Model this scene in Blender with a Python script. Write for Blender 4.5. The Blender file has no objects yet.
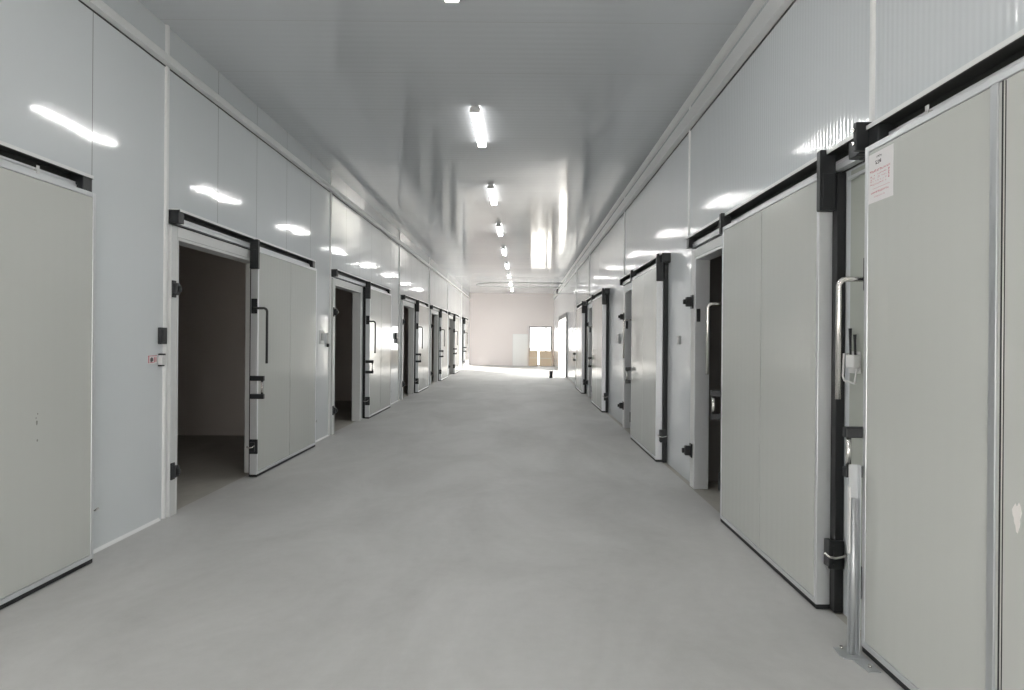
import bpy, bmesh, math, random
from mathutils import Vector, Matrix

random.seed(7)
scene = bpy.context.scene
COL = scene.collection
PI = math.pi

# ------------------------------------------------------------------ camera
F_PX = 690.0
VPX, VPY = 522.0, 339.0            # where the corridor's lines meet in the 1024x690 frame
CAM_H = 1.60
cam_d = bpy.data.cameras.new('camera')
cam = bpy.data.objects.new('camera', cam_d)
COL.objects.link(cam)
cam_d.sensor_fit = 'HORIZONTAL'
cam_d.sensor_width = 36.0
cam_d.lens = 36.0 * F_PX / 1024.0
ROLL = 0.008
_ox, _oy = VPX - 512.0, VPY - 345.0
cam_d.shift_x = -_ox / 1024.0
cam_d.shift_y = _oy / 1024.0
cam_d.clip_start = 0.05
cam_d.clip_end = 400.0
cam.matrix_world = Matrix.Translation((0, 0, CAM_H)) @ Matrix.Rotation(PI / 2, 4, 'X') @ Matrix.Rotation(ROLL, 4, 'Z')
scene.camera = cam

# ------------------------------------------------------------------ world, sun, exposure
world = bpy.data.worlds.new('daylight')
scene.world = world
world.use_nodes = True
bg = world.node_tree.nodes['Background']
bg.inputs['Color'].default_value = (1.0, 0.975, 0.95, 1)
bg.inputs['Strength'].default_value = 9.6

sun_d = bpy.data.lights.new('sun', 'SUN')
sun_d.energy = 26.0
sun_d.angle = math.radians(1.2)
sun_d.color = (1.0, 0.93, 0.86)
sun = bpy.data.objects.new('sun', sun_d)
COL.objects.link(sun)
sun.location = (12, 20, 9)
sun.rotation_euler = Vector((-1.0, 1.22, -0.42)).to_track_quat('-Z', 'Y').to_euler()

LAMP = 71.0                         # radiance of the ceiling lamps' diffusers
scene.view_settings.view_transform = 'Standard'
scene.view_settings.look = 'None'
scene.view_settings.gamma = 1.0
scene.view_settings.use_curve_mapping = False
scene.view_settings.exposure = 0.0
scene.cycles.max_bounces = 10
scene.cycles.diffuse_bounces = 6
scene.cycles.glossy_bounces = 5
scene.cycles.transparent_max_bounces = 12
scene.cycles.sample_clamp_indirect = 6.0
scene.cycles.blur_glossy = 0.3
scene.cycles.use_denoising = True


def portal(loc, rot, sx, sy):
    d = bpy.data.lights.new('daylight_portal', 'AREA')
    d.shape = 'RECTANGLE'
    d.size, d.size_y = sx, sy
    d.cycles.is_portal = True
    o = bpy.data.objects.new('daylight_portal', d)
    COL.objects.link(o)
    o.location = loc
    o.rotation_euler = rot


# ------------------------------------------------------------------ plan of the place (metres)
LW, RW = -3.146, 1.902             # inner faces of the corridor's two long walls
Y0, YE = -3.4, 41.5                # its two ends
CEIL = 4.33
GATE = (29.2, 34.9, 2.56)          # daylight gate in the right wall
WIN = (0.42, 1.80, 2.36)           # glazed opening in the end wall
portal((RW + 0.1, (GATE[0] + GATE[1]) / 2, GATE[2] / 2), (0, PI / 2, 0), GATE[2], GATE[1] - GATE[0])
BACK_FILL = (-0.9, 1.3, 2.5)     # unseen entrance behind the viewpoint, added to light the near floor and doors
portal(((BACK_FILL[0] + BACK_FILL[1]) / 2, Y0 - 0.1, BACK_FILL[2] / 2), (PI / 2, 0, 0), BACK_FILL[1] - BACK_FILL[0], BACK_FILL[2])
portal(((WIN[0] + WIN[1]) / 2, YE + 0.1, WIN[2] / 2), (-PI / 2, 0, 0), WIN[1] - WIN[0], WIN[2])

# doors: (opening y0, y1 or None, leaf y0, leaf y1, track y0, y1, casing?)
LEFT = [
    (None, (2.66, 4.86), (2.30, 4.87)),
    ((6.20, 8.15), (7.85, 10.09), (6.10, 10.11)),
    ((11.42, 13.27), (13.62, 15.86), (11.30, 15.90)),
    ((18.02, 19.78), (20.05, 22.30), (17.88, 22.34)),
    ((23.62, 25.50), (25.76, 28.00), (23.48, 28.04)),
    ((29.36, 31.20), (31.00, 33.24), (29.20, 33.28)),
    (None, (36.42, 38.66), (35.80, 38.70)),
]
RIGHT = [
    (None, (1.50, 3.562), (0.60, 3.60)),
    ((5.60, 7.44), (4.11, 6.10), (3.72, 7.58)),
    ((10.70, 12.50), (9.04, 11.14), (8.86, 12.80)),
    ((17.10, 19.22), (15.16, 17.40), (15.00, 19.50)),
    (None, (20.30, 22.60), (20.14, 22.70)),
]
OPEN_H = 2.49
LEFT_POSTS = [0.9, 6.07, 11.26, 17.60, 23.28, 29.00, 35.70]
RIGHT_POSTS = [3.76, 7.88, 12.88, 19.60, 24.30]


# ------------------------------------------------------------------ materials
def nodes_of(name):
    m = bpy.data.materials.new(name)
    m.use_nodes = True
    nt = m.node_tree
    return m, nt, nt.nodes['Principled BSDF']


def simple(name, col, rough=0.5, metal=0.0, spec=0.5):
    m, nt, b = nodes_of(name)
    b.inputs['Base Color'].default_value = (*col, 1)
    b.inputs['Roughness'].default_value = rough
    b.inputs['Metallic'].default_value = metal
    b.inputs['Specular IOR Level'].default_value = spec
    # a little procedural unevenness of gloss
    n = nt.nodes.new('ShaderNodeTexNoise')
    n.inputs['Scale'].default_value = 6.0
    g = nt.nodes.new('ShaderNodeNewGeometry')
    r = nt.nodes.new('ShaderNodeMapRange')
    r.inputs['To Min'].default_value = max(0.02, rough - 0.05)
    r.inputs['To Max'].default_value = min(1.0, rough + 0.05)
    nt.links.new(g.outputs['Position'], n.inputs['Vector'])
    nt.links.new(n.outputs['Fac'], r.inputs['Value'])
    nt.links.new(r.outputs['Result'], b.inputs['Roughness'])
    return m


def math_node(nt, op, a, bval=None):
    n = nt.nodes.new('ShaderNodeMath')
    n.operation = op
    if isinstance(a, (int, float)):
        n.inputs[0].default_value = a
    else:
        nt.links.new(a, n.inputs[0])
    if bval is not None:
        if isinstance(bval, (int, float)):
            n.inputs[1].default_value = bval
        else:
            nt.links.new(bval, n.inputs[1])
    return n.outputs[0]


def sheet(name, col, rough, pitch, depth, seam=None, seam_off=0.0, warp=0.0, spec=0.5, seam_col=(0.30, 0.31, 0.31)):
    """painted sandwich-panel sheet: shallow ribs across Y, optional panel joints, slight waviness"""
    m, nt, b = nodes_of(name)
    b.inputs['Roughness'].default_value = rough
    b.inputs['Specular IOR Level'].default_value = spec
    g = nt.nodes.new('ShaderNodeNewGeometry')
    s = nt.nodes.new('ShaderNodeSeparateXYZ')
    nt.links.new(g.outputs['Position'], s.inputs[0])
    y = s.outputs['Y']
    h = math_node(nt, 'SINE', math_node(nt, 'MULTIPLY', y, 2 * PI / pitch))
    h = math_node(nt, 'MULTIPLY', h, depth)
    if warp:
        nz = nt.nodes.new('ShaderNodeTexNoise')
        nz.inputs['Scale'].default_value = 1.3
        nz.inputs['Detail'].default_value = 1.0
        nt.links.new(g.outputs['Position'], nz.inputs['Vector'])
        h = math_node(nt, 'ADD', h, math_node(nt, 'MULTIPLY', nz.outputs['Fac'], warp))
    colr = None
    if seam:
        fr = math_node(nt, 'FRACT', math_node(nt, 'DIVIDE', math_node(nt, 'SUBTRACT', y, seam_off - 40 * seam), seam))
        fr = math_node(nt, 'ABSOLUTE', math_node(nt, 'SUBTRACT', fr, 0.5))
        line = math_node(nt, 'GREATER_THAN', fr, 0.5 - 0.004 / seam)
        mx = nt.nodes.new('ShaderNodeMix')
        mx.data_type = 'RGBA'
        nt.links.new(line, mx.inputs['Factor'])
        mx.inputs['A'].default_value = (*col, 1)
        mx.inputs['B'].default_value = (*seam_col, 1)
        nt.links.new(mx.outputs['Result'], b.inputs['Base Color'])
        # each panel leans a hair differently
        idx = math_node(nt, 'FLOOR', math_node(nt, 'DIVIDE', math_node(nt, 'SUBTRACT', y, seam_off - 40 * seam), seam))
        wn = nt.nodes.new('ShaderNodeTexWhiteNoise')
        wn.noise_dimensions = '1D'
        nt.links.new(idx, wn.inputs['W'])
        lean = math_node(nt, 'MULTIPLY', math_node(nt, 'SUBTRACT', wn.outputs['Value'], 0.5), 0.012)
        h = math_node(nt, 'ADD', h, math_node(nt, 'MULTIPLY', y, lean))
    else:
        b.inputs['Base Color'].default_value = (*col, 1)
    bp = nt.nodes.new('ShaderNodeBump')
    bp.inputs['Strength'].default_value = 1.0
    bp.inputs['Distance'].default_value = 1.0
    nt.links.new(h, bp.inputs['Height'])
    nt.links.new(bp.outputs['Normal'], b.inputs['Normal'])
    return m


def floor_material(name, c1, c2, rough):
    m, nt, b = nodes_of(name)
    g = nt.nodes.new('ShaderNodeNewGeometry')
    mp = nt.nodes.new('ShaderNodeMapping')
    mp.inputs['Scale'].default_value = (0.9, 0.45, 1)
    nt.links.new(g.outputs['Position'], mp.inputs['Vector'])
    n1 = nt.nodes.new('ShaderNodeTexNoise')
    n1.inputs['Scale'].default_value = 1.1
    n1.inputs['Detail'].default_value = 7.0
    n1.inputs['Roughness'].default_value = 0.62
    n1.inputs['Distortion'].default_value = 0.6
    nt.links.new(mp.outputs['Vector'], n1.inputs['Vector'])
    n2 = nt.nodes.new('ShaderNodeTexNoise')
    n2.inputs['Scale'].default_value = 9.6
    n2.inputs['Detail'].default_value = 6.0
    n2.inputs['Roughness'].default_value = 0.7
    nt.links.new(g.outputs['Position'], n2.inputs['Vector'])
    f = math_node(nt, 'ADD', math_node(nt, 'MULTIPLY', n1.outputs['Fac'], 0.78), math_node(nt, 'MULTIPLY', n2.outputs['Fac'], 0.22))
    r = nt.nodes.new('ShaderNodeValToRGB')
    r.color_ramp.elements[0].position = 0.34
    r.color_ramp.elements[1].position = 0.66
    r.color_ramp.elements[0].color = (*c1, 1)
    r.color_ramp.elements[1].color = (*c2, 1)
    nt.links.new(f, r.inputs['Fac'])
    nt.links.new(r.outputs['Color'], b.inputs['Base Color'])
    rr = nt.nodes.new('ShaderNodeMapRange')
    rr.inputs['To Min'].default_value = rough + 0.1
    rr.inputs['To Max'].default_value = rough - 0.1
    nt.links.new(n1.outputs['Fac'], rr.inputs['Value'])
    nt.links.new(rr.outputs['Result'], b.inputs['Roughness'])
    bp = nt.nodes.new('ShaderNodeBump')
    bp.inputs['Strength'].default_value = 0.15
    bp.inputs['Distance'].default_value = 0.01
    nt.links.new(n2.outputs['Fac'], bp.inputs['Height'])
    nt.links.new(bp.outputs['Normal'], b.inputs['Normal'])
    return m


M = {}
M['wall_l'] = sheet('painted_panel_left', (0.69, 0.72, 0.735), 0.07, 0.118, 0.00006, 1.038, 6.07, 0.005)
M['wall_r'] = sheet('ribbed_panel_right', (0.70, 0.73, 0.75), 0.08, 0.046, 0.0004, None, 0, 0.003)
M['ceil'] = sheet('ceiling_panel', (0.61, 0.635, 0.66), 0.09, 0.115, 0.00035, 1.15, 0.2, 0.003, seam_col=(0.5, 0.51, 0.51))
M['end'] = simple('plain_white_wall', (0.81, 0.752, 0.735), 0.6)
M['trim'] = simple('white_trim', (0.76, 0.77, 0.765), 0.35)
M['door'] = sheet('door_sheet', (0.56, 0.572, 0.543), 0.12, 0.10, 0.0002, None, 0, 0.003)
M['casing'] = simple('white_casing', (0.66, 0.67, 0.665), 0.35)
M['alu'] = simple('pale_aluminium', (0.72, 0.735, 0.75), 0.34, 0.55)
M['galv'] = simple('galvanised_steel', (0.55, 0.57, 0.58), 0.42, 0.7)
M['steel'] = simple('brushed_steel', (0.78, 0.76, 0.73), 0.25, 1.0)
M['rubber'] = simple('black_rubber', (0.010, 0.011, 0.012), 0.6)
M['plastic'] = simple('black_plastic', (0.016, 0.018, 0.020), 0.42)
M['dark'] = simple('dark_track', (0.035, 0.036, 0.035), 0.5)
M['white_plastic'] = simple('white_plastic', (0.72, 0.72, 0.71), 0.4)
M['grey_plastic'] = simple('grey_plastic', (0.36, 0.37, 0.37), 0.45)
M['gate_grey'] = simple('gate_grey_paint', (0.16, 0.16, 0.16), 0.5)
M['board'] = simple('shade_darkened_board', (0.40, 0.42, 0.38), 0.4)  # grey green like the doors, darkened for the shade on this strip
M['paper'] = simple('paper', (0.78, 0.76, 0.76), 0.5)
M['ink_red'] = simple('red_ink', (0.55, 0.16, 0.19), 0.6)
M['ink_pink'] = simple('faded_red_ink', (0.62, 0.30, 0.33), 0.6)
M['ink'] = simple('dark_ink', (0.08, 0.07, 0.07), 0.6)
M['tape'] = simple('torn_tape', (0.78, 0.75, 0.72), 0.4)
M['carton'] = simple('tan_carton', (0.74, 0.60, 0.45), 0.8)
M['bright_sheet'] = simple('bright_white_sheet', (0.92, 0.92, 0.91), 0.45)
M['scratch'] = simple('scratch_mark', (0.22, 0.22, 0.20), 0.6)
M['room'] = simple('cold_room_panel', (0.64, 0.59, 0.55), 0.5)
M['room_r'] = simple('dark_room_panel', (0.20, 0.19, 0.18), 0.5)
M['bin'] = simple('black_bin', (0.012, 0.012, 0.013), 0.5)
M['floor'] = floor_material('trowelled_concrete', (0.45, 0.448, 0.436), (0.57, 0.567, 0.555), 0.62)
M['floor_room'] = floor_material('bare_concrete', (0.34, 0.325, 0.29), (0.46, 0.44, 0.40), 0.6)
M['yard'] = floor_material('yard_concrete', (0.50, 0.49, 0.46), (0.62, 0.60, 0.57), 0.8)


def emission_mat(name, col, strength):
    m = bpy.data.materials.new(name)
    m.use_nodes = True
    nt = m.node_tree
    nt.nodes.remove(nt.nodes['Principled BSDF'])
    e = nt.nodes.new('ShaderNodeEmission')
    e.inputs['Color'].default_value = (*col, 1)
    e.inputs['Strength'].default_value = strength
    nt.links.new(e.outputs[0], nt.nodes['Material Output'].inputs['Surface'])
    return m


M['lamp'] = emission_mat('lamp_diffuser', (1.0, 0.992, 0.972), LAMP)
M['lamp_side'] = emission_mat('lamp_diffuser_side', (1.0, 0.985, 0.965), LAMP * 0.10)


def glass_mat():
    m = bpy.data.materials.new('pane_glass')
    m.use_nodes = True
    nt = m.node_tree
    nt.nodes.remove(nt.nodes['Principled BSDF'])
    t = nt.nodes.new('ShaderNodeBsdfTransparent')
    t.inputs['Color'].default_value = (0.95, 0.96, 0.96, 1)
    gl = nt.nodes.new('ShaderNodeBsdfGlossy')
    gl.inputs['Roughness'].default_value = 0.03
    fr = nt.nodes.new('ShaderNodeFresnel')
    mx = nt.nodes.new('ShaderNodeMixShader')
    nt.links.new(fr.outputs[0], mx.inputs[0])
    nt.links.new(t.outputs[0], mx.inputs[1])
    nt.links.new(gl.outputs[0], mx.inputs[2])
    nt.links.new(mx.outputs[0], nt.nodes['Material Output'].inputs['Surface'])
    return m


M['glass'] = glass_mat()


# ------------------------------------------------------------------ mesh helpers
class MB:
    """collects shapes given in world coordinates; build() links them as ONE mesh object"""

    def __init__(self, xf=None):
        self.bm = bmesh.new()
        self.xf = xf or (lambda p: Vector(p))
        self.mi = 0

    def _add(self, tmp):
        off = {}
        for v in tmp.verts:
            off[v] = self.bm.verts.new(self.xf(v.co))
        for f in tmp.faces:
            try:
                nf = self.bm.faces.new([off[v] for v in f.verts])
                nf.material_index = self.mi
                nf.smooth = f.smooth
            except ValueError:
                pass
        tmp.free()

    def box(self, a, b, bev=0.0, seg=2):
        t = bmesh.new()
        lo = [min(a[i], b[i]) for i in range(3)]
        hi = [max(a[i], b[i]) for i in range(3)]
        vs = [t.verts.new((x, y, z)) for x in (lo[0], hi[0]) for y in (lo[1], hi[1]) for z in (lo[2], hi[2])]
        for q in ((0, 1, 3, 2), (4, 6, 7, 5), (0, 4, 5, 1), (2, 3, 7, 6), (0, 2, 6, 4), (1, 5, 7, 3)):
            t.faces.new([vs[i] for i in q])
        if bev > 0:
            bmesh.ops.bevel(t, geom=t.edges[:], offset=bev, segments=seg, affect='EDGES', profile=0.5)
        self._add(t)
        return self

    def prism(self, pts, axis, a, b):
        """polygon pts (2-D) extruded along axis 0/1/2 from a to b"""
        t = bmesh.new()

        def mk(p, h):
            c = [p[0], p[1]]
            c.insert(axis, h)
            return t.verts.new(c)
        A = [mk(p, a) for p in pts]
        B = [mk(p, b) for p in pts]
        n = len(pts)
        t.faces.new(A)
        t.faces.new(B[::-1])
        for i in range(n):
            t.faces.new([A[i], B[i], B[(i + 1) % n], A[(i + 1) % n]])
        self._add(t)
        return self

    def tube(self, path, r, seg=12, cap=True):
        t = bmesh.new()
        pts = [Vector(p) for p in path]
        rings = []
        prev = None
        for i, p in enumerate(pts):
            d = (pts[min(i + 1, len(pts) - 1)] - pts[max(i - 1, 0)]).normalized()
            if prev is None:
                up = Vector((0, 0, 1)) if abs(d.z) < 0.9 else Vector((1, 0, 0))
                u = d.cross(up).normalized()
            else:
                u = (prev - d * prev.dot(d)).normalized()
            prev = u
            w = d.cross(u)
            rr = r[i] if isinstance(r, (list, tuple)) else r
            rings.append([t.verts.new(p + (u * math.cos(2 * PI * k / seg) + w * math.sin(2 * PI * k / seg)) * rr) for k in range(seg)])
        for i in range(len(rings) - 1):
            for k in range(seg):
                f = t.faces.new([rings[i][k], rings[i][(k + 1) % seg], rings[i + 1][(k + 1) % seg], rings[i + 1][k]])
                f.smooth = True
        if cap:
            t.faces.new(rings[0][::-1])
            t.faces.new(rings[-1])
        self._add(t)
        return self

    def build(self, name, mats, parent=None, loc=None):
        bm = self.bm
        bmesh.ops.recalc_face_normals(bm, faces=bm.faces[:])
        base = Vector((0, 0, 0))
        if parent is not None:
            base = world_loc(parent)
        elif loc is not None:
            base = Vector(loc)
        if parent is not None and loc is not None:
            base = Vector(loc)
        for v in bm.verts:
            v.co -= base
        me = bpy.data.meshes.new(name)
        bm.to_mesh(me)
        bm.free()
        for m in (mats if isinstance(mats, (list, tuple)) else [mats]):
            me.materials.append(M[m])
        o = bpy.data.objects.new(name, me)
        COL.objects.link(o)
        if parent is not None:
            o.parent = parent
            o.location = base - world_loc(parent)
        else:
            o.location = base
        return o


def world_loc(o):
    p = Vector((0, 0, 0))
    while o is not None:
        p += o.location
        o = o.parent
    return p


def arc(c, a0, a1, r, plane, n=6):
    """points of an arc in the plane given by two unit vectors"""
    e1, e2 = Vector(plane[0]), Vector(plane[1])
    return [Vector(c) + (e1 * math.cos(a0 + (a1 - a0) * i / n) + e2 * math.sin(a0 + (a1 - a0) * i / n)) * r for i in range(n + 1)]


def tag(o, label, cat, group=None, kind=None):
    o['label'] = label
    o['category'] = cat
    if group:
        o['group'] = group
    if kind:
        o['kind'] = kind
    return o


def thing(name, label, cat, loc, group=None, kind=None):
    o = bpy.data.objects.new(name, None)
    o.empty_display_size = 0.1
    COL.objects.link(o)
    o.location = loc
    return tag(o, label, cat, group, kind)


def struct(o, label, cat):
    return tag(o, label, cat, None, 'structure')


def side(s):
    """(y, w, z) -> world; w is the distance out of the wall's face into the corridor"""
    if s < 0:
        return lambda p: Vector((LW + p[1], p[0], p[2]))
    return lambda p: Vector((RW - p[1], p[0], p[2]))


# ------------------------------------------------------------------ the shell
b = MB(); b.box((LW - 0.02, Y0 - 0.3, -0.12), (RW - 0.055, YE + 0.3, 0.0))
struct(b.build('floor', 'floor'), 'pale grey trowelled concrete corridor floor', 'floor')
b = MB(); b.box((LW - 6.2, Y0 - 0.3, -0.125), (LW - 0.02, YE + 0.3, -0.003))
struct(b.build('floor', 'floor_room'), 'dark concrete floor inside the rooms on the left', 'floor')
b = MB(); b.box((RW - 0.055, Y0 - 0.3, -0.125), (RW + 2.8, 25.0, -0.003)).box((RW - 0.055, 25.0, -0.125), (RW + 0.22, YE + 0.3, -0.003))
struct(b.build('floor', 'floor_room'), 'bare beige concrete strip and floor along the right side rooms', 'floor')
b = MB(); b.box((RW + 0.22, 25.0, -0.2), (RW + 40, YE + 40, -0.01)).box((-12, YE + 0.3, -0.2), (RW + 0.22, YE + 40, -0.01)).box((-20, -40, -0.2), (20, Y0 - 0.3, -0.01))
struct(b.build('ground', 'yard'), 'sunlit concrete yard outside the right-hand gate', 'ground')
b = MB(); b.box((LW - 0.25, Y0 - 0.25, CEIL), (RW + 0.25, YE + 0.25, CEIL + 0.15))
struct(b.build('ceiling', 'ceil'), 'glossy grey panel ceiling of the corridor', 'ceiling')


def long_wall(s, openings, name, mat, label):
    b = MB(side(s))
    T = 0.10
    y = Y0 - 0.2
    for (a, c, h) in sorted(openings):
        b.box((y, -T, 0), (a, 0, CEIL + 0.05))
        b.box((a, -T, h), (c, 0, CEIL + 0.05))
        y = c
    b.box((y, -T, 0), (YE + 0.2, 0, CEIL + 0.05))
    return struct(b.build(name, mat), label, 'wall')


long_wall(-1, [(d[0][0], d[0][1], OPEN_H) for d in LEFT if d[0]], 'wall_left', 'wall_l', 'long glossy white panel wall on the left')
long_wall(1, [(d[0][0], d[0][1], OPEN_H) for d in RIGHT if d[0]] + [GATE], 'wall_right', 'wall_r', 'long ribbed glossy white panel wall on the right')
b = MB()
b.box((LW - 0.2, YE, 0), (WIN[0], YE + 0.2, CEIL + 0.05)).box((WIN[0], YE, WIN[2]), (WIN[1], YE + 0.2, CEIL + 0.05)).box((WIN[1], YE, 0), (RW + 0.2, YE + 0.2, CEIL + 0.05))
struct(b.build('wall_end', 'end'), 'plain white wall closing the far end of the corridor', 'wall')
b = MB(); b.box((LW - 0.2, Y0 - 0.2, 0), (BACK_FILL[0], Y0, CEIL + 0.05)).box((BACK_FILL[1], Y0 - 0.2, 0), (RW + 0.2, Y0, CEIL + 0.05)).box((BACK_FILL[0], Y0 - 0.2, BACK_FILL[2]), (BACK_FILL[1], Y0, CEIL + 0.05))
struct(b.build('wall_back', 'end'), 'wall behind the viewpoint with an unseen entrance added for near light', 'wall')

# dark cold rooms behind the doorways
b = MB()
XL = LW - 6.0
b.box((XL - 0.12, Y0 - 0.2, 0), (XL, YE + 0.2, 3.2)).box((XL - 0.12, Y0 - 0.2, 3.2), (LW - 0.05, YE + 0.2, 3.32))
for y in [Y0 - 0.2] + LEFT_POSTS + [YE]:
    b.box((XL, y - 0.06, 0), (LW - 0.1, y + 0.06, 3.2))
struct(b.build('wall_room_left', 'room'), 'inner walls of the dark cold rooms on the left', 'wall')
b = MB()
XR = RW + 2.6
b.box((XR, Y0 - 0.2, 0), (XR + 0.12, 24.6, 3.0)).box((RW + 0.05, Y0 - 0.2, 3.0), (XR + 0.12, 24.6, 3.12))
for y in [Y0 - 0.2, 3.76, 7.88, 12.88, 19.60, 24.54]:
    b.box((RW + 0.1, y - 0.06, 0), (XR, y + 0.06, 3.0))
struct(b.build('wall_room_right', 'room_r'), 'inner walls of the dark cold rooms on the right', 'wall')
# low skirting inside the left rooms, seen through the nearest doorway
b = MB(); b.box((XL, 11.26 - 0.09, 0), (LW - 0.11, 11.26 - 0.06, 0.10))
struct(b.build('baseboard_room', 'room'), 'low skirting on the back wall inside the nearest left room', 'baseboard')


def run_trim(s, name, label):
    """rail running the length of the wall under the ceiling"""
    b = MB(side(s))
    if s < 0:
        prof = [(0, 3.97), (0.066, 3.97), (0.066, 4.035), (0.055, 4.05), (0, 4.05)]
    else:
        prof = [(0, 4.0), (0.070, 4.0), (0.070, 4.10), (0.050, 4.11), (0.050, 4.15), (0.035, 4.155), (0.035, 4.20), (0, 4.205)]
    b.prism(prof, 0, Y0, YE)
    # prism axis 0 gives (h, p0, p1) = (y, w, z)
    if s > 0:
        b.prism([(0, CEIL), (0.06, CEIL), (0.055, CEIL - 0.015), (0.02, CEIL - 0.05), (0, CEIL - 0.055)], 0, Y0, YE)
    o = struct(b.build(name, 'trim'), label, 'trim')
    MB(side(s)).box((Y0, 0.0004, (3.96 if s < 0 else 3.986)), (YE, 0.006, (3.97 if s < 0 else 4.0))).build('seal', 'dark', o)
    return o


run_trim(-1, 'trim_1', 'white rail along the left wall below the ceiling')
run_trim(1, 'trim_2', 'stepped white rail along the right wall below the ceiling')
n = 3
for i, y in enumerate(LEFT_POSTS):
    b = MB(side(-1))
    for z0, z1 in ((0, 3.97), (4.05, CEIL)):
        b.prism([(y - 0.028, 0), (y - 0.022, 0.016), (y - 0.014, 0.021), (y + 0.014, 0.021), (y + 0.022, 0.016), (y + 0.028, 0)], 2, z0, z1)
    struct(b.build('trim_%d' % n, 'trim'), 'white vertical cover strip on the left wall, number %d from the front' % (i + 1), 'trim')
    n += 1
for i, y in enumerate(RIGHT_POSTS):
    b = MB(side(1))
    for z0, z1 in ((2.73 if i < 4 else 0, 4.0), (4.205, CEIL - 0.055)):
        b.prism([(y - 0.022, 0), (y - 0.018, 0.012), (y - 0.010, 0.016), (y + 0.010, 0.016), (y + 0.018, 0.012), (y + 0.022, 0)], 2, z0, z1)
    struct(b.build('trim_%d' % n, 'trim'), 'white vertical cover strip on the right wall, number %d from the front' % (i + 1), 'trim')
    n += 1
# thin mortar fillet where the left wall meets the floor
b = MB(side(-1))
edges = [Y0] + [v for d in LEFT if d[0] for v in (d[0][0] - 0.2, d[0][1] + 0.2)] + [YE]
for a, c in zip(edges[::2], edges[1::2]):
    b.prism([(0, 0), (0.022, 0), (0.012, 0.006), (0.005, 0.014), (0, 0.022)], 0, a, c)
struct(b.build('baseboard_left', 'trim'), 'thin pale mortar fillet along the foot of the left wall', 'baseboard')

# ------------------------------------------------------------------ sliding cold-room doors
W0, W1 = 0.056, 0.140               # back and front of a leaf, out of the wall
LZ0, LZ1 = 0.032, 2.600


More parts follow.
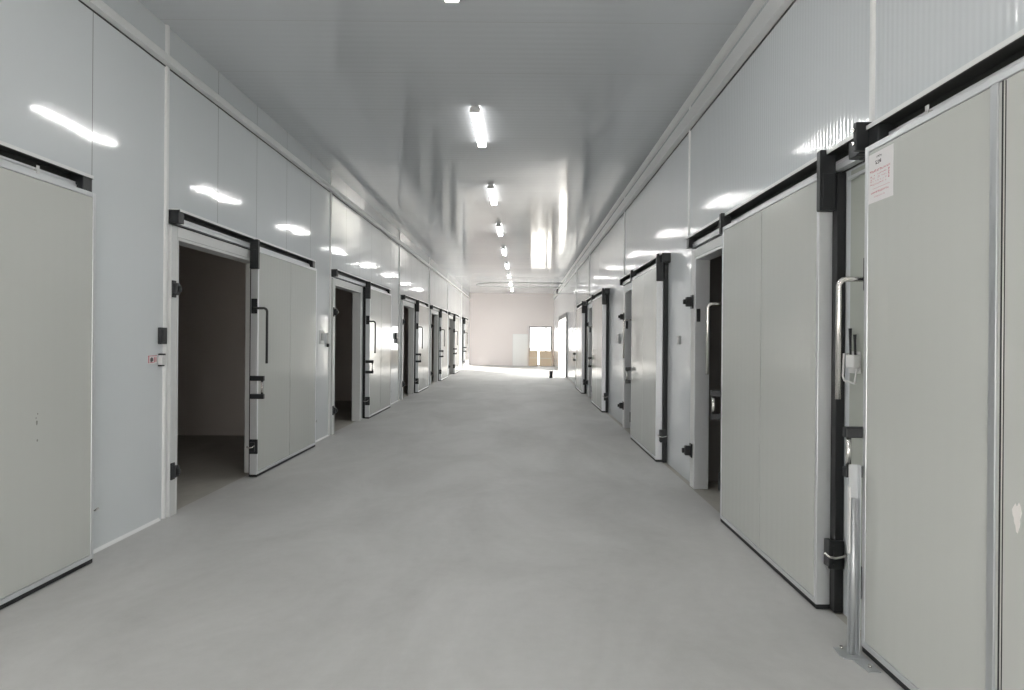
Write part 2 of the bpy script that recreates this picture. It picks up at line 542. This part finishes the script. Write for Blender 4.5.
def make_leaf(s, y0, y1, opening, label, seam=True):
    """a leaf, its closing end being the near end on the left wall and the far end on the right"""
    S = side(s)
    root = thing('sliding_door', label, 'door', S(((y0 + y1) / 2, (W0 + W1) / 2, 0)), 'white sliding cold room doors', 'thing')
    c = s                                             # closing end direction along y
    yc, yt = (y0, y1) if s < 0 else (y1, y0)          # closing / trailing end
    # aluminium edge frame round the core
    r = 0.032
    b = MB(S)
    b.box((y0, W0, LZ0), (y0 + r, W1, LZ1), 0.004)
    b.box((y1 - r, W0, LZ0), (y1, W1, LZ1), 0.004)
    b.box((y0 + r, W0, LZ1 - r), (y1 - r, W1, LZ1), 0.004)
    b.box((y0 + r, W0, LZ0), (y1 - r, W1, LZ0 + r), 0.004)
    b.build('edge_frame', 'alu', root)
    ym = (y0 + y1) / 2
    halves = [(y0 + r + 0.002, ym - 0.005), (ym + 0.005, y1 - r - 0.002)]
    for a, d in halves:
        MB(S).box((a, W0 + 0.004, LZ0 + r + 0.002), (d, W1 - 0.003, LZ1 - r - 0.002), 0.003).build('panel', 'door', root)
    MB(S).box((ym - 0.0045, W0 + 0.006, LZ0 + r + 0.003), (ym + 0.0045, W1 - 0.007, LZ1 - r - 0.003)).build('joint_seal', 'rubber', root)
    # black rubber seal: bottom sweep, trailing strip back to the wall, closing strip
    b = MB(S)
    b.box((y0 + 0.004, W0, 0.004), (y1 - 0.004, W1 - 0.004, LZ0), 0.003)
    if s > 0:
        b.box((yt - 0.058, 0.004, 0.006), (yt + 0.06, W0, LZ1 - 0.005), 0.004)
    else:
        b.box((yt - 0.06, 0.03, 0.006), (yt, W0, LZ1 - 0.005), 0.004)
        if opening is not None:
            b.box((yt, 0.03, 0.006), (yt + 0.012, W1 - 0.008, 2.585), 0.003)
    overlaps = opening is not None and opening[0] - 0.2 < yc < opening[1] + 0.2
    wb = 0.047 if overlaps else 0.006
    b.box((yc, wb, 0.006), (yc - 0.06 * c, W0, LZ1 - 0.005), 0.003)
    b.build('gasket', 'rubber', root)
    # black hanger covers on both ends near the top
    for ye, d in ((y0, -1), (y1, 1)):
        b = MB(S)
        h1 = 2.728 if s > 0 else 2.704
        h0 = 2.37 if (ye == y0) else 2.55
        if d > 0 and (s < 0 or opening is None):
            continue
        b.prism([(W0 + 0.004, h0 + 0.006), (W0 + 0.010, h0), (W1 + 0.008, h0), (W1 + 0.014, h0 + 0.006), (W1 + 0.014, h1 - 0.006), (W1 + 0.008, h1),
                 (0.1175, h1), (0.1175, 2.698), (W0 + 0.006, 2.698)], 0, ye, ye + d * 0.045)
        b.box((ye + d * 0.045, W0 + 0.02, h0 + 0.02), (ye + d * 0.052, W1, 2.59), 0.003)
        b.build('hanger_cover', 'plastic', root)
    # bar handle on the closing end
    br = MB(S).box((yc, W0 + 0.012, 1.865), (yc + c * 0.018, W1 - 0.004, 2.035), 0.004).build('handle_bracket', 'plastic', root)
    yb = yc + c * 0.030
    wo = W1 + 0.115
    zt, zb = 1.925, 1.30
    path = [(yb, W1 - 0.04, zt), (yb, wo - 0.04, zt)]
    path += [(p.x, p.y, p.z) for p in arc((yb, wo - 0.04, zt - 0.04), PI / 2, 0, 0.04, ((0, 1, 0), (0, 0, 1)))][1:]
    path += [(yb, wo, zt - 0.15), (yb, wo, zb)]
    MB(S).tube(path, 0.014).build('bar_handle', 'steel' if s > 0 else 'dark', root)  # left bars coloured dark for the shade their steel reflects
    # latch: two black arms holding a steel grip
    yg = yc + c * 0.022
    for z in (0.925, 1.130):
        MB(S).box((yc, W0 + 0.012, z - 0.028), (yc + c * 0.044, W1 + 0.085, z + 0.028), 0.006).build('latch_arm', 'plastic', root)
    MB(S).tube([(yg, W1 + 0.062, 0.945), (yg, W1 + 0.062, 1.11)], 0.014).build('latch_grip', 'steel', root)
    # roller clamps low on both ends
    for ye, d in ((y0, -1), (y1, 1)):
        b = MB(S)
        wa, wz = (0.010, 0.100) if ye == yt else (W0 + 0.012, W1 + 0.012)
        b.box((ye + (0.0605 * d if (ye == yt and s > 0) else 0), wa, 0.27), (ye + d * 0.085, wz, 0.435), 0.006) if ye == yt and s > 0 else b.box((ye, W0 + 0.006, 0.27), (ye + d * 0.022, wz, 0.435), 0.006)
        if ye == yt and s > 0:
            b.box((ye, 0.062, 0.275), (ye + d * 0.07, wz - 0.004, 0.43), 0.005)
        b.box((ye + d * 0.022, W0 + 0.016, 0.30), (ye + d * (0.098 if ye == yt and s > 0 else 0.05), wz - 0.022, 0.405), 0.006)
        cl = b.build('roller_clamp', 'plastic', root)
        b = MB(S)
        yy = ye + d * (0.104 if ye == yt and s > 0 else 0.056)
        dp = 0.05 if ye == yt else 0.006
        b.tube([(yy, W1 - 0.005, 0.372), (yy + d * 0.012, W1 - 0.03, 0.352), (yy + d * 0.014, W0 + 0.02, 0.345), (yy + d * 0.008, W0 - dp * 0.4, 0.352), (yy, W0 - dp, 0.362)], 0.007, 8)
        b.build('clamp_lever', 'steel', cl)
    return root


def make_frame(s, op, label):
    """white casing round an opening, with the black blocks the door clamps press on"""
    S = side(s)
    a, c = op
    root = thing('doorway_casing', label, 'door frame', S(((a + c) / 2, 0.02, 0)), 'white casings of the open doorways', 'thing')
    w = 0.044
    cw = 0.105 if s < 0 else 0.16
    b = MB(S)
    b.box((a - cw, 0.0005, 0), (a, w, 2.585), 0.006)
    b.box((c, 0.0005, 0), (c + cw, w, 2.585), 0.006)
    b.box((a, 0.0005, OPEN_H), (c, w, 2.585), 0.006)
    b.build('casing', 'casing', root)
    # lining of the opening through the wall
    b = MB(S)
    b.box((a + 0.001, -0.112, 0), (a + 0.028, w + 0.001, OPEN_H - 0.001), 0.004)
    b.box((c - 0.028, -0.112, 0), (c - 0.001, w + 0.001, OPEN_H), 0.004)
    b.box((a + 0.028, -0.112, OPEN_H - 0.028), (c - 0.028, w + 0.001, OPEN_H - 0.001), 0.004)
    b.build('reveal', 'alu' if s > 0 else 'casing', root)
    ye = a - 0.070 if s < 0 else c + 0.09
    hb = 0.032 if s < 0 else 0.05
    kd = 0.7 if s < 0 else 1.0
    d = 1 if s < 0 else -1
    for z in (0.40, 2.02):
        b = MB(S)
        b.box((ye - hb, w, z - 0.075), (ye + hb, w + 0.014, z + 0.075), 0.004)
        b.box((ye - 0.03, w + 0.014, z - 0.052), (ye + 0.03, w + 0.075 * kd, z + 0.052), 0.008)
        b.box((ye - 0.012, w + 0.075 * kd, z - 0.026), (ye + 0.014, w + 0.105 * kd, z + 0.026), 0.005)
        b.build('clamp_block', 'plastic', root)
    yk = a + 0.028 if s < 0 else c - 0.028
    MB(S).box((yk, -0.01, 1.80), (yk + d * 0.012, 0.03, 1.94), 0.003).build('keeper', 'plastic', root)
    return root


def make_track(s, y0, y1, label, clips=()):
    S = side(s)
    root = thing('door_track', label, 'door track', S(((y0 + y1) / 2, 0.02, 2.58)), 'overhead tracks of the sliding doors', 'thing')
    b = MB(S)
    b.box((y0, 0.0005, 2.600), (y1, 0.010, 2.712))
    b.box((y0, 0.0005, 2.712), (y1, 0.112, 2.720))
    b.box((y0, 0.104, 2.702), (y1, 0.112, 2.712))
    b.build('housing', 'dark', root)
    MB(S).box((y0, 0.0005, 2.720), (y1, 0.116, 2.726)).box((y0, 0.112, 2.704), (y1, 0.116, 2.720)).build('cover_lip', 'trim', root)
    b = MB(S)
    b.prism([(0.011, 2.606), (0.0585, 2.606), (0.0585, 2.640), (0.050, 2.650), (0.050, 2.664), (0.011, 2.664)], 0, y0 + 0.09, y1 - 0.09)
    b.build('rail', 'alu', root)
    for ye, d in ((y0, 1), (y1, -1)):
        bb = MB(S).box((ye, 0.012, 2.605), (ye + d * 0.10, 0.103, 2.711), 0.005)
        if d == (1 if s < 0 else -1) or s > 0:
            bb.box((ye + d * 0.012, 0.012, 2.600), (ye + d * 0.09, 0.050, 2.63), 0.004)
        bb.build('end_cap', 'plastic', root)
    for y in clips:
        MB(S).box((y - 0.012, 0.075, 2.612), (y + 0.012, 0.082, 2.672), 0.002).box((y - 0.012, 0.0595, 2.640), (y + 0.012, 0.082, 2.648)).build('clip', 'white_plastic', root)
    return root


LN = ['closed white sliding door cut off by the left picture edge',
      'white sliding door slid open beside the nearest dark doorway on the left',
      'white sliding door with bright sheen slid open beside the second doorway on the left',
      'white sliding door slid open beside the third doorway on the left wall',
      'white sliding door slid open beside the fourth doorway on the left wall',
      'white sliding door slid partly off the fifth doorway on the left wall',
      'closed white sliding door farthest down the left wall by the end wall']
RN = ['large closed white sliding door with a paper notice at the right picture edge',
      'white sliding door half open just beyond the galvanised guard post on the right',
      'white sliding door with silver trailing edge, third on the right wall',
      'white sliding door nearly covering its doorway, fourth on the right wall',
      'closed white sliding door farthest down the right wall before the bright gate']
ORD = ['first', 'second', 'third', 'fourth', 'fifth', 'sixth', 'seventh']
leaves = {}
for s, doors, names, word in ((-1, LEFT, LN, 'left'), (1, RIGHT, RN, 'right')):
    k = 0
    for i, (op, lf, tr) in enumerate(doors):
        leaves[(s, i)] = make_leaf(s, lf[0], lf[1], op, names[i])
        if op:
            make_frame(s, op, 'white casing with black clamp blocks around the %s dark doorway on the %s' % (ORD[k] if k else 'nearest', word))
            k += 1
        make_track(s, tr[0], tr[1], 'black overhead track above the %s sliding door from the front on the %s' % (ORD[i], word),
                   (4.36,) if (s, i) == (-1, 0) else ((3.12,) if (s, i) == (1, 0) else ()))

# plain casing board between the two nearest right doors, shade painted into its colour
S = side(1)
root = thing('doorway_casing', 'grey green casing board with painted-in shade behind the bar handle of the nearest right door', 'door frame', S((3.79, 0.01, 0)), None, 'thing')
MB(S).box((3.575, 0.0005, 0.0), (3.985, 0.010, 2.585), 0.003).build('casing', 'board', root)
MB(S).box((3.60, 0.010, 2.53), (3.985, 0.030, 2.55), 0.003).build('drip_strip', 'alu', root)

# marks and strips that belong to the two nearest doors
S = side(-1)
A = leaves[(-1, 0)]
for (y, z, dy, dz) in ((4.285, 1.055, 0.007, 0.016), (4.278, 1.085, 0.004, 0.006), (4.29, 0.945, 0.006, 0.008), (4.292, 1.11, 0.004, 0.006)):
    b = MB(S)
    pts = [(y + dy * math.cos(t) * (1 + 0.25 * math.sin(3 * t)), z + dz * math.sin(t)) for t in [2 * PI * k / 10 for k in range(10)]]
    t_ = [(p[0], p[1]) for p in pts]
    bm_ = MB(lambda p: Vector((LW + p[1], p[0], p[2])))
    bm_.prism(t_, 1, W1 - 0.0029, W1 - 0.0022)
    bm_.build('scratch', 'scratch', A)
S = side(1)
D1 = leaves[(1, 0)]
b = MB(S)
MB(S).box((2.538, W1 - 0.003, LZ0 + 0.034), (2.545, W1 - 0.001, LZ1 - 0.034)).build('joint_seal', 'rubber', D1)
b.box((2.560, W1 - 0.003, LZ0 + 0.034), (2.600, W1 + 0.006, LZ1 - 0.034), 0.002)
b.build('joint_strip', 'galv', D1)
bm_ = MB(S)
pts = []
for k in range(22):
    t = 2 * PI * k / 22
    rr = 1 + 0.22 * math.sin(3 * t + 0.4) + 0.12 * math.sin(7 * t)
    pts.append((2.452 + 0.020 * rr * math.cos(t), 0.985 + 0.048 * rr * math.sin(t)))
bm_.prism(pts, 1, W1 - 0.0029, W1 - 0.0015)
bm_.build('torn_tape', 'tape', D1)

# ------------------------------------------------------------------ paper notice on the nearest right door
b = MB(S)
y0, y1, z0, z1 = 3.290, 3.525, 2.300, 2.548
wf = W1 - 0.0028
b.mi = 0
b.box((y0, wf, z0), (y1, wf + 0.0012, z1))
wk = wf + 0.0012


def mark(y, z, dy, dz, mi):
    b.mi = mi
    b.box((y, wk, z), (y + dy, wk + 0.0004, z + dz))


def scribble(yc, zc, size, mi, n=6):
    """an unreadable character of short strokes"""
    for _ in range(n):
        if random.random() < 0.5:
            mark(yc + random.uniform(-0.5, 0.1) * size, zc + random.uniform(-0.5, 0.45) * size, size * random.uniform(0.45, 0.9), size * 0.15, mi)
        else:
            mark(yc + random.uniform(-0.45, 0.4) * size, zc + random.uniform(-0.5, 0.0) * size, size * 0.15, size * random.uniform(0.35, 0.7), mi)


W_ = y1 - y0
H_ = z1 - z0
for k in range(4):
    scribble(y1 - (0.36 + 0.055 * k) * W_, z0 + 0.905 * H_, 0.010, 3)
for k in range(3):
    scribble(y1 - (0.33 + 0.085 * k) * W_, z0 + 0.79 * H_, 0.018, 3, 8)
for k in range(15):
    scribble(y1 - (0.10 + 0.055 * k) * W_, z0 + 0.63 * H_, 0.011, 1 if k < 9 else 2)
for row in range(4):
    for k in range(11):
        if random.random() < 0.75:
            scribble(y1 - (0.20 + 0.052 * k) * W_, z0 + (0.55 - 0.062 * row) * H_, 0.008, 2, 5)
for k in range(4):
    scribble(y1 - 0.12 * W_, z0 + (0.53 - 0.05 * k) * H_, 0.010, 1)
    scribble(y1 - 0.84 * W_, z0 + (0.56 - 0.05 * k) * H_, 0.012, 1)
mark(y0 + 0.12 * W_, z0 + 0.275 * H_, 0.70 * W_, 0.0015, 2)
for k in range(13):
    scribble(y1 - (0.14 + 0.055 * k) * W_, z0 + 0.20 * H_, 0.010, 1 if k % 3 else 2)
for k in range(8):
    scribble(y1 - (0.28 + 0.055 * k) * W_, z0 + 0.11 * H_, 0.007, 2)
tag(b.build('paper_notice', ['paper', 'ink_red', 'ink_pink', 'ink'], None, S(((y0 + y1) / 2, wf, z0))),
    'white paper notice with red and black print stuck on the nearest right door', 'notice')

# ------------------------------------------------------------------ galvanised guard post
root = thing('guard_post', 'galvanised steel angle post bolted to floor beside the nearest right door', 'post', S((3.50, 0.20, 0)))
b = MB(S)
b.prism([(3.540, 0.172), (3.540, 0.222), (3.535, 0.222), (3.535, 0.177), (3.505, 0.177), (3.505, 0.172)], 2, 0.006, 0.97)
b.tube([(3.520, 0.204, 0.006), (3.520, 0.204, 0.80)], 0.0135, 14)
b.build('post', 'galv', root)
MB(S).box((3.508, 0.2225, 0.52), (3.534, 0.230, 0.86), 0.003).build('guide_strip', 'white_plastic', root)
b = MB(S)
b.prism([(3.47, 0.155), (3.47, 0.26), (3.495, 0.275), (3.60, 0.265), (3.61, 0.155)], 2, 0.0005, 0.006)
b.build('foot_plate', 'galv', root)
MB(S).prism([(3.33, 0.155), (3.33, 0.215), (3.465, 0.23), (3.465, 0.155)], 2, 0.0005, 0.006).build('foot_plate', 'galv', root)
for (y, w) in ((3.585, 0.23), (3.38, 0.185)):
    MB(S).tube([(y, w, 0.006), (y, w, 0.018)], 0.010, 6).build('bolt', 'steel', root)

# ------------------------------------------------------------------ stop bracket between the two nearest right tracks
root = thing('stop_bracket', 'black stop bracket on the wall between the two nearest right tracks', 'bracket', S((3.655, 0.08, 2.60)))
b = MB(S)
b.box((3.605, 0.0005, 2.60), (3.640, 0.165, 2.75), 0.006)
b.box((3.660, 0.0005, 2.60), (3.700, 0.120, 2.73), 0.006)
b.box((3.640, 0.0005, 2.62), (3.660, 0.050, 2.70))
b.build('bracket_body', 'plastic', root)
for z in (2.64, 2.71):
    MB(S).tube([(3.622, 0.165, z), (3.622, 0.176, z)], 0.010, 6).build('bolt', 'steel', root)

# ------------------------------------------------------------------ white wall holder with black sticks
root = thing('wall_holder', 'small white wall holder with two black rods behind the nearest right bar handle', 'holder', S((3.91, 0.0, 1.37)))
b = MB(S)
b.box((3.845, 0.0105, 1.42), (3.985, 0.018, 1.545), 0.004)
b.box((3.84, 0.018, 1.45), (3.94, 0.055, 1.525), 0.006)
b.build('holder_body', 'white_plastic', root)
b = MB(S)
b.tube([(3.98, 0.012, 1.53), (3.98, 0.045, 1.53), (3.98, 0.05, 1.40), (3.98, 0.04, 1.375), (3.86, 0.04, 1.365), (3.855, 0.03, 1.45)], 0.006, 8)
b.build('wire_loop', 'white_plastic', root)
for (y, zt) in ((3.925, 1.675), (3.87, 1.64)):
    MB(S).tube([(y, 0.030, 1.46), (y + 0.01, 0.030, 1.60), (y + 0.012, 0.030, zt)], [0.007, 0.007, 0.010], 8).build('rod', 'plastic', root)

# ------------------------------------------------------------------ switches and plates on the walls
SL, SR = side(-1), side(1)
root = thing('wall_switch', 'black rectangular switch on the white strip left of the nearest left doorway', 'switch', SL((6.005, 0.0, 1.53)))
MB(SL).box((5.955, 0.001, 1.53), (6.055, 0.034, 1.675), 0.005).build('switch_body', 'plastic', root)
MB(SL).box((5.975, 0.034, 1.55), (6.035, 0.039, 1.655), 0.003).build('switch_plate', 'dark', root)
root = thing('door_button', 'small white push button box below the black switch on the left wall', 'switch', SL((6.00, 0.0, 1.34)))
MB(SL).box((5.965, 0.001, 1.352), (6.035, 0.036, 1.435), 0.004).build('button_box', 'white_plastic', root)
MB(SL).box((5.965, 0.001, 1.435), (6.03, 0.034, 1.448), 0.002).box((5.960, 0.001, 1.338), (6.02, 0.030, 1.350), 0.002).build('box_edge', 'plastic', root)
MB(SL).tube([(6.0, 0.036, 1.40), (6.0, 0.044, 1.40)], 0.014, 12).build('button', 'white_plastic', root)
b = MB(SL)
b.mi = 0
b.box((5.80, 0.001, 1.365), (5.945, 0.003, 1.435))
b.mi = 1
for (ya, za, yb, zb) in ((5.805, 1.37, 5.82, 1.43), (5.80, 1.428, 5.945, 1.434), (5.895, 1.375, 5.91, 1.42), (5.92, 1.38, 5.935, 1.42), (5.83, 1.372, 5.89, 1.378)):
    b.box((ya, 0.003, za), (yb, 0.0036, zb))
b.mi = 2
b.prism([(5.835, 1.385), (5.855, 1.378), (5.885, 1.39), (5.882, 1.41), (5.86, 1.42), (5.838, 1.41)], 1, 0.003, 0.0038)
tag(b.build('warning_sticker', ['paper', 'ink_red', 'ink'], None, SL((5.87, 0.001, 1.365))), 'small red and white sticker left of the white push button', 'sticker')

root = thing('wall_socket', 'pale square switch plate left of the second doorway on the left', 'switch', SL((10.83, 0, 1.50)))
MB(SL).box((10.72, 0.001, 1.50), (10.92, 0.012, 1.71), 0.004).build('plate', 'white_plastic', root)
MB(SL).box((10.765, 0.012, 1.55), (10.885, 0.018, 1.665), 0.004).build('rocker', 'grey_plastic', root)
root = thing('door_button', 'slim white push button box beside the second doorway on the left', 'switch', SL((11.12, 0, 1.44)))
MB(SL).box((11.09, 0.001, 1.50), (11.18, 0.04, 1.67), 0.006).build('button_box', 'white_plastic', root)
MB(SL).tube([(11.12, 0.02, 1.50), (11.12, 0.02, 1.445)], 0.02, 12).build('button', 'plastic', root)
root = thing('door_button', 'pair of small dark push buttons beside the third doorway on the left', 'switch', SL((17.25, 0, 1.5)))
MB(SL).box((17.05, 0.001, 1.57), (17.24, 0.05, 1.73), 0.008).build('button', 'plastic', root)
MB(SL).box((17.20, 0.001, 1.46), (17.34, 0.05, 1.57), 0.008).build('button', 'grey_plastic', root)

root = thing('wall_switch', 'small grey switch plate on the right wall before the second dark doorway', 'switch', SR((8.33, 0, 1.55)))
MB(SR).box((8.26, 0.001, 1.55), (8.39, 0.018, 1.655), 0.004).build('plate', 'grey_plastic', root)
MB(SR).box((8.29, 0.018, 1.57), (8.36, 0.024, 1.635), 0.003).build('rocker', 'white_plastic', root)
root = thing('wall_switch', 'grey switch plate beyond the far jamb of the third right door', 'switch', SR((13.5, 0, 1.54)))
MB(SR).box((13.32, 0.001, 1.53), (13.62, 0.03, 1.72), 0.006).build('plate', 'grey_plastic', root)
MB(SR).box((13.40, 0.03, 1.57), (13.54, 0.036, 1.68), 0.004).build('rocker', 'white_plastic', root)

# ------------------------------------------------------------------ ceiling lamps
LX = -0.575
names = {0.5: 'linear ceiling lamp out of view just above the viewpoint', -3.65: 'linear ceiling lamp out of view behind the viewpoint'}
ys = [4.72 + 4.13 * k for k in range(-1, 9)]
for i, y in enumerate(ys):
    if i < 1:
        lab = names[0.5]
    elif i == 1:
        lab = 'linear ceiling lamp cut off by the top picture edge'
    else:
        lab = 'lit linear ceiling lamp, %s in the row below the one at the picture top' % ORD[i - 2] if i - 2 < 7 else 'lit linear ceiling lamp, last in the row by the end wall'
    if i == len(ys) - 1:
        lab = 'lit linear ceiling lamp, last in the row by the end wall'
    root = thing('ceiling_lamp', lab, 'ceiling lamp', (LX, y, CEIL), 'row of linear ceiling lamps')
    L, hw = 0.76, 0.056
    b = MB()
    b.box((LX - 0.045, y - L, CEIL - 0.018), (LX + 0.045, y + L, CEIL - 0.0005), 0.003)
    b.build('housing', 'white_plastic', root)
    b = MB()
    zt, zb = CEIL - 0.018, CEIL - 0.070
    b.prism([(LX - hw, zt), (LX - hw, zb + 0.012), (LX - hw + 0.010, zb), (LX + hw - 0.010, zb), (LX + hw, zb + 0.012), (LX + hw, zt)], 1, y - L + 0.03, y + L - 0.03)
    df = b.build('diffuser', ['lamp_side', 'lamp'], root)
    for pl in df.data.polygons:
        pl.material_index = 1 if pl.normal.z < -0.9 else 0
    for d in (-1, 1):
        b = MB()
        b.box((LX - hw - 0.004, y + d * L, zb - 0.003), (LX + hw + 0.004, y + d * (L - 0.03), zt), 0.004)
        b.build('end_cap', 'white_plastic', root)

# ------------------------------------------------------------------ far end
# glazed opening in the end wall
root = bpy.data.objects.new('window_1', None)
COL.objects.link(root)
root.location = ((WIN[0] + WIN[1]) / 2, YE, 0)
tag(root, 'bright glazed opening in the end wall beside the right corner', 'window', None, 'structure')
b = MB()
fw = 0.075
b.box((WIN[0], YE + 0.03, 0), (WIN[0] + fw, YE + 0.11, WIN[2]), 0.004).box((WIN[1] - fw, YE + 0.03, 0), (WIN[1], YE + 0.11, WIN[2]), 0.004)
b.box((WIN[0] + fw, YE + 0.03, WIN[2] - fw), (WIN[1] - fw, YE + 0.11, WIN[2]), 0.004)
b.box((1.40, YE + 0.03, 0), (1.48, YE + 0.11, WIN[2] - fw), 0.004)
b.box((WIN[0] + fw, YE + 0.03, 0.98), (1.43, YE + 0.11, 1.04), 0.004).box((WIN[0] + fw, YE + 0.03, 0), (1.43, YE + 0.11, 0.06), 0.004)
b.build('window_frame', 'gate_grey', root)
for (xa, xb, za, zb) in ((WIN[0] + fw, 1.43, 1.04, WIN[2] - fw), (WIN[0] + fw, 1.43, 0.06, 0.98), (1.48, WIN[1] - fw, 0.02, WIN[2] - fw)):
    MB().box((xa, YE + 0.065, za), (xb, YE + 0.072, zb)).build('pane', 'glass', root)
# white door panel leaning beside it
root = thing('wall_panel', 'bright white panel standing against the end wall left of the window', 'panel', (-0.05, YE - 0.05, 0))
MB().box((-0.54, YE - 0.062, 0.0), (0.34, YE - 0.004, 1.88), 0.006).build('panel_sheet', 'bright_sheet', root)
b = MB()
b.box((-0.56, YE - 0.066, 0), (-0.54, YE - 0.003, 1.90), 0.003).box((0.34, YE - 0.066, 0), (0.36, YE - 0.003, 1.90), 0.003).box((-0.54, YE - 0.066, 1.88), (0.34, YE - 0.003, 1.90), 0.003)
b.build('panel_edge', 'trim', root)
# cartons in front of the glass
for nm, x0, x1, h, y, lab in (('carton', 0.44, 0.94, 0.93, 41.0, 'tan carton below the end window, left of the pair'), ('carton', 1.06, 1.76, 0.90, 40.95, 'wider tan carton below the end window, in the right corner')):
    root = thing('cardboard_box', lab, 'box', ((x0 + x1) / 2, y + 0.2, 0), 'tan cartons below the end window')
    MB().box((x0, y, 0), (x1, y + 0.42, h), 0.006).build('carton_body', 'carton', root)
    xm = (x0 + x1) / 2
    MB().box((x0 - 0.002, y + 0.18, h), (x1 + 0.002, y + 0.24, h + 0.002)).box((x0 + 0.002, y - 0.003, h * 0.50), (x1 - 0.002, y - 0.0005, h * 0.50 + 0.03)).build('tape', 'tape', root)
    MB().box((x0, y - 0.012, h + 0.002), (x1, y + 0.17, h + 0.008), 0.002).box((x0, y + 0.25, h + 0.002), (x1, y + 0.43, h + 0.008), 0.002).build('flap', 'carton', root)

# frame of the daylight gate in the right wall
root = bpy.data.objects.new('door_1', None)
COL.objects.link(root)
root.location = (RW, (GATE[0] + GATE[1]) / 2, 0)
tag(root, 'tall framed gate in the right wall letting daylight in', 'door', None, 'structure')
b = MB(SR)
a, c, h = GATE
b.box((a - 0.22, 0.0005, 0), (a, 0.05, h + 0.18), 0.005).box((c, 0.0005, 0), (c + 0.22, 0.05, h + 0.18), 0.005).box((a, 0.0005, h), (c, 0.05, h + 0.18), 0.005)
b.build('door_frame', 'gate_grey', root)
b = MB(SR)
b.box((a, -0.21, 0), (a + 0.03, 0.052, h), 0.004).box((c - 0.03, -0.21, 0), (c, 0.052, h), 0.004).box((a + 0.03, -0.21, h - 0.03), (c - 0.03, 0.052, h), 0.004)
b.build('reveal', 'trim', root)

# its leaf, swung open outwards at the far jamb
MB().box((RW + 0.12, c + 0.03, 0.03), (RW + 1.5, c + 0.08, h - 0.04), 0.004).build('gate_leaf', 'door', root)
b = MB()
for xa, xb, za, zb in ((RW + 0.11, RW + 0.17, 0.02, h - 0.03), (RW + 1.44, RW + 1.51, 0.02, h - 0.03), (RW + 0.17, RW + 1.44, h - 0.10, h - 0.03), (RW + 0.17, RW + 1.44, 0.02, 0.09), (RW + 0.17, RW + 1.44, 1.05, 1.12)):
    b.box((xa, c + 0.018, za), (xb, c + 0.09, zb), 0.003)
b.build('leaf_frame', 'gate_grey', root)

# black bin on the floor
bx, by = 1.21, 28.45
root = thing('waste_bin', 'small black bin standing alone on the floor near the far right', 'bin', (bx, by, 0))
b = MB()
prof = [(0.066, 0.0), (0.072, 0.01), (0.084, 0.26)]
b.tube([(bx, by, 0.0), (bx, by, 0.01), (bx, by, 0.27)], [0.066, 0.070, 0.084], 20)
b.build('bin_body', 'bin', root)
b = MB()
b.tube([(bx, by, 0.262), (bx, by, 0.268), (bx, by, 0.285), (bx, by, 0.29)], [0.085, 0.091, 0.091, 0.086], 20)
b.build('bin_rim', 'plastic', root)

# pipe loop below the ceiling and the dark alarm box at the far right
root = thing('ceiling_pipe', 'thin grey pipe loop hung below the ceiling at the far end', 'pipe', (0.3, 33.2, 4.2))
b = MB()
b.tube([(RW, 32.0, 4.20), (-0.95, 32.0, 4.20)] + [(p.x, p.y, p.z) for p in arc((-0.95, 33.25, 4.20), -PI / 2, -3 * PI / 2, 1.25, ((1, 0, 0), (0, 1, 0)), 14)][1:] + [(RW, 34.5, 4.20)], 0.028, 10)
b.build('pipe_run', 'grey_plastic', root)
for x in (-0.9, 0.3, 1.4):
    for y in (32.0, 34.5):
        MB().tube([(x, y, 4.215), (x, y, CEIL)], 0.008, 6).tube([(x - 0.012, y, 4.2), (x + 0.012, y, 4.2)], 0.034, 10).build('hanger', 'galv', root)
root = thing('alarm_box', 'dark box fixed high on the right wall near the far end', 'alarm', SR((36.0, 0, 4.05)))
MB(SR).box((35.8, 0.001, 3.98), (36.15, 0.12, 4.22), 0.015).build('alarm_body', 'dark', root)
MB(SR).tube([(35.80, 0.065, 4.1), (35.72, 0.065, 4.1)], [0.04, 0.085], 14).build('horn', 'plastic', root)
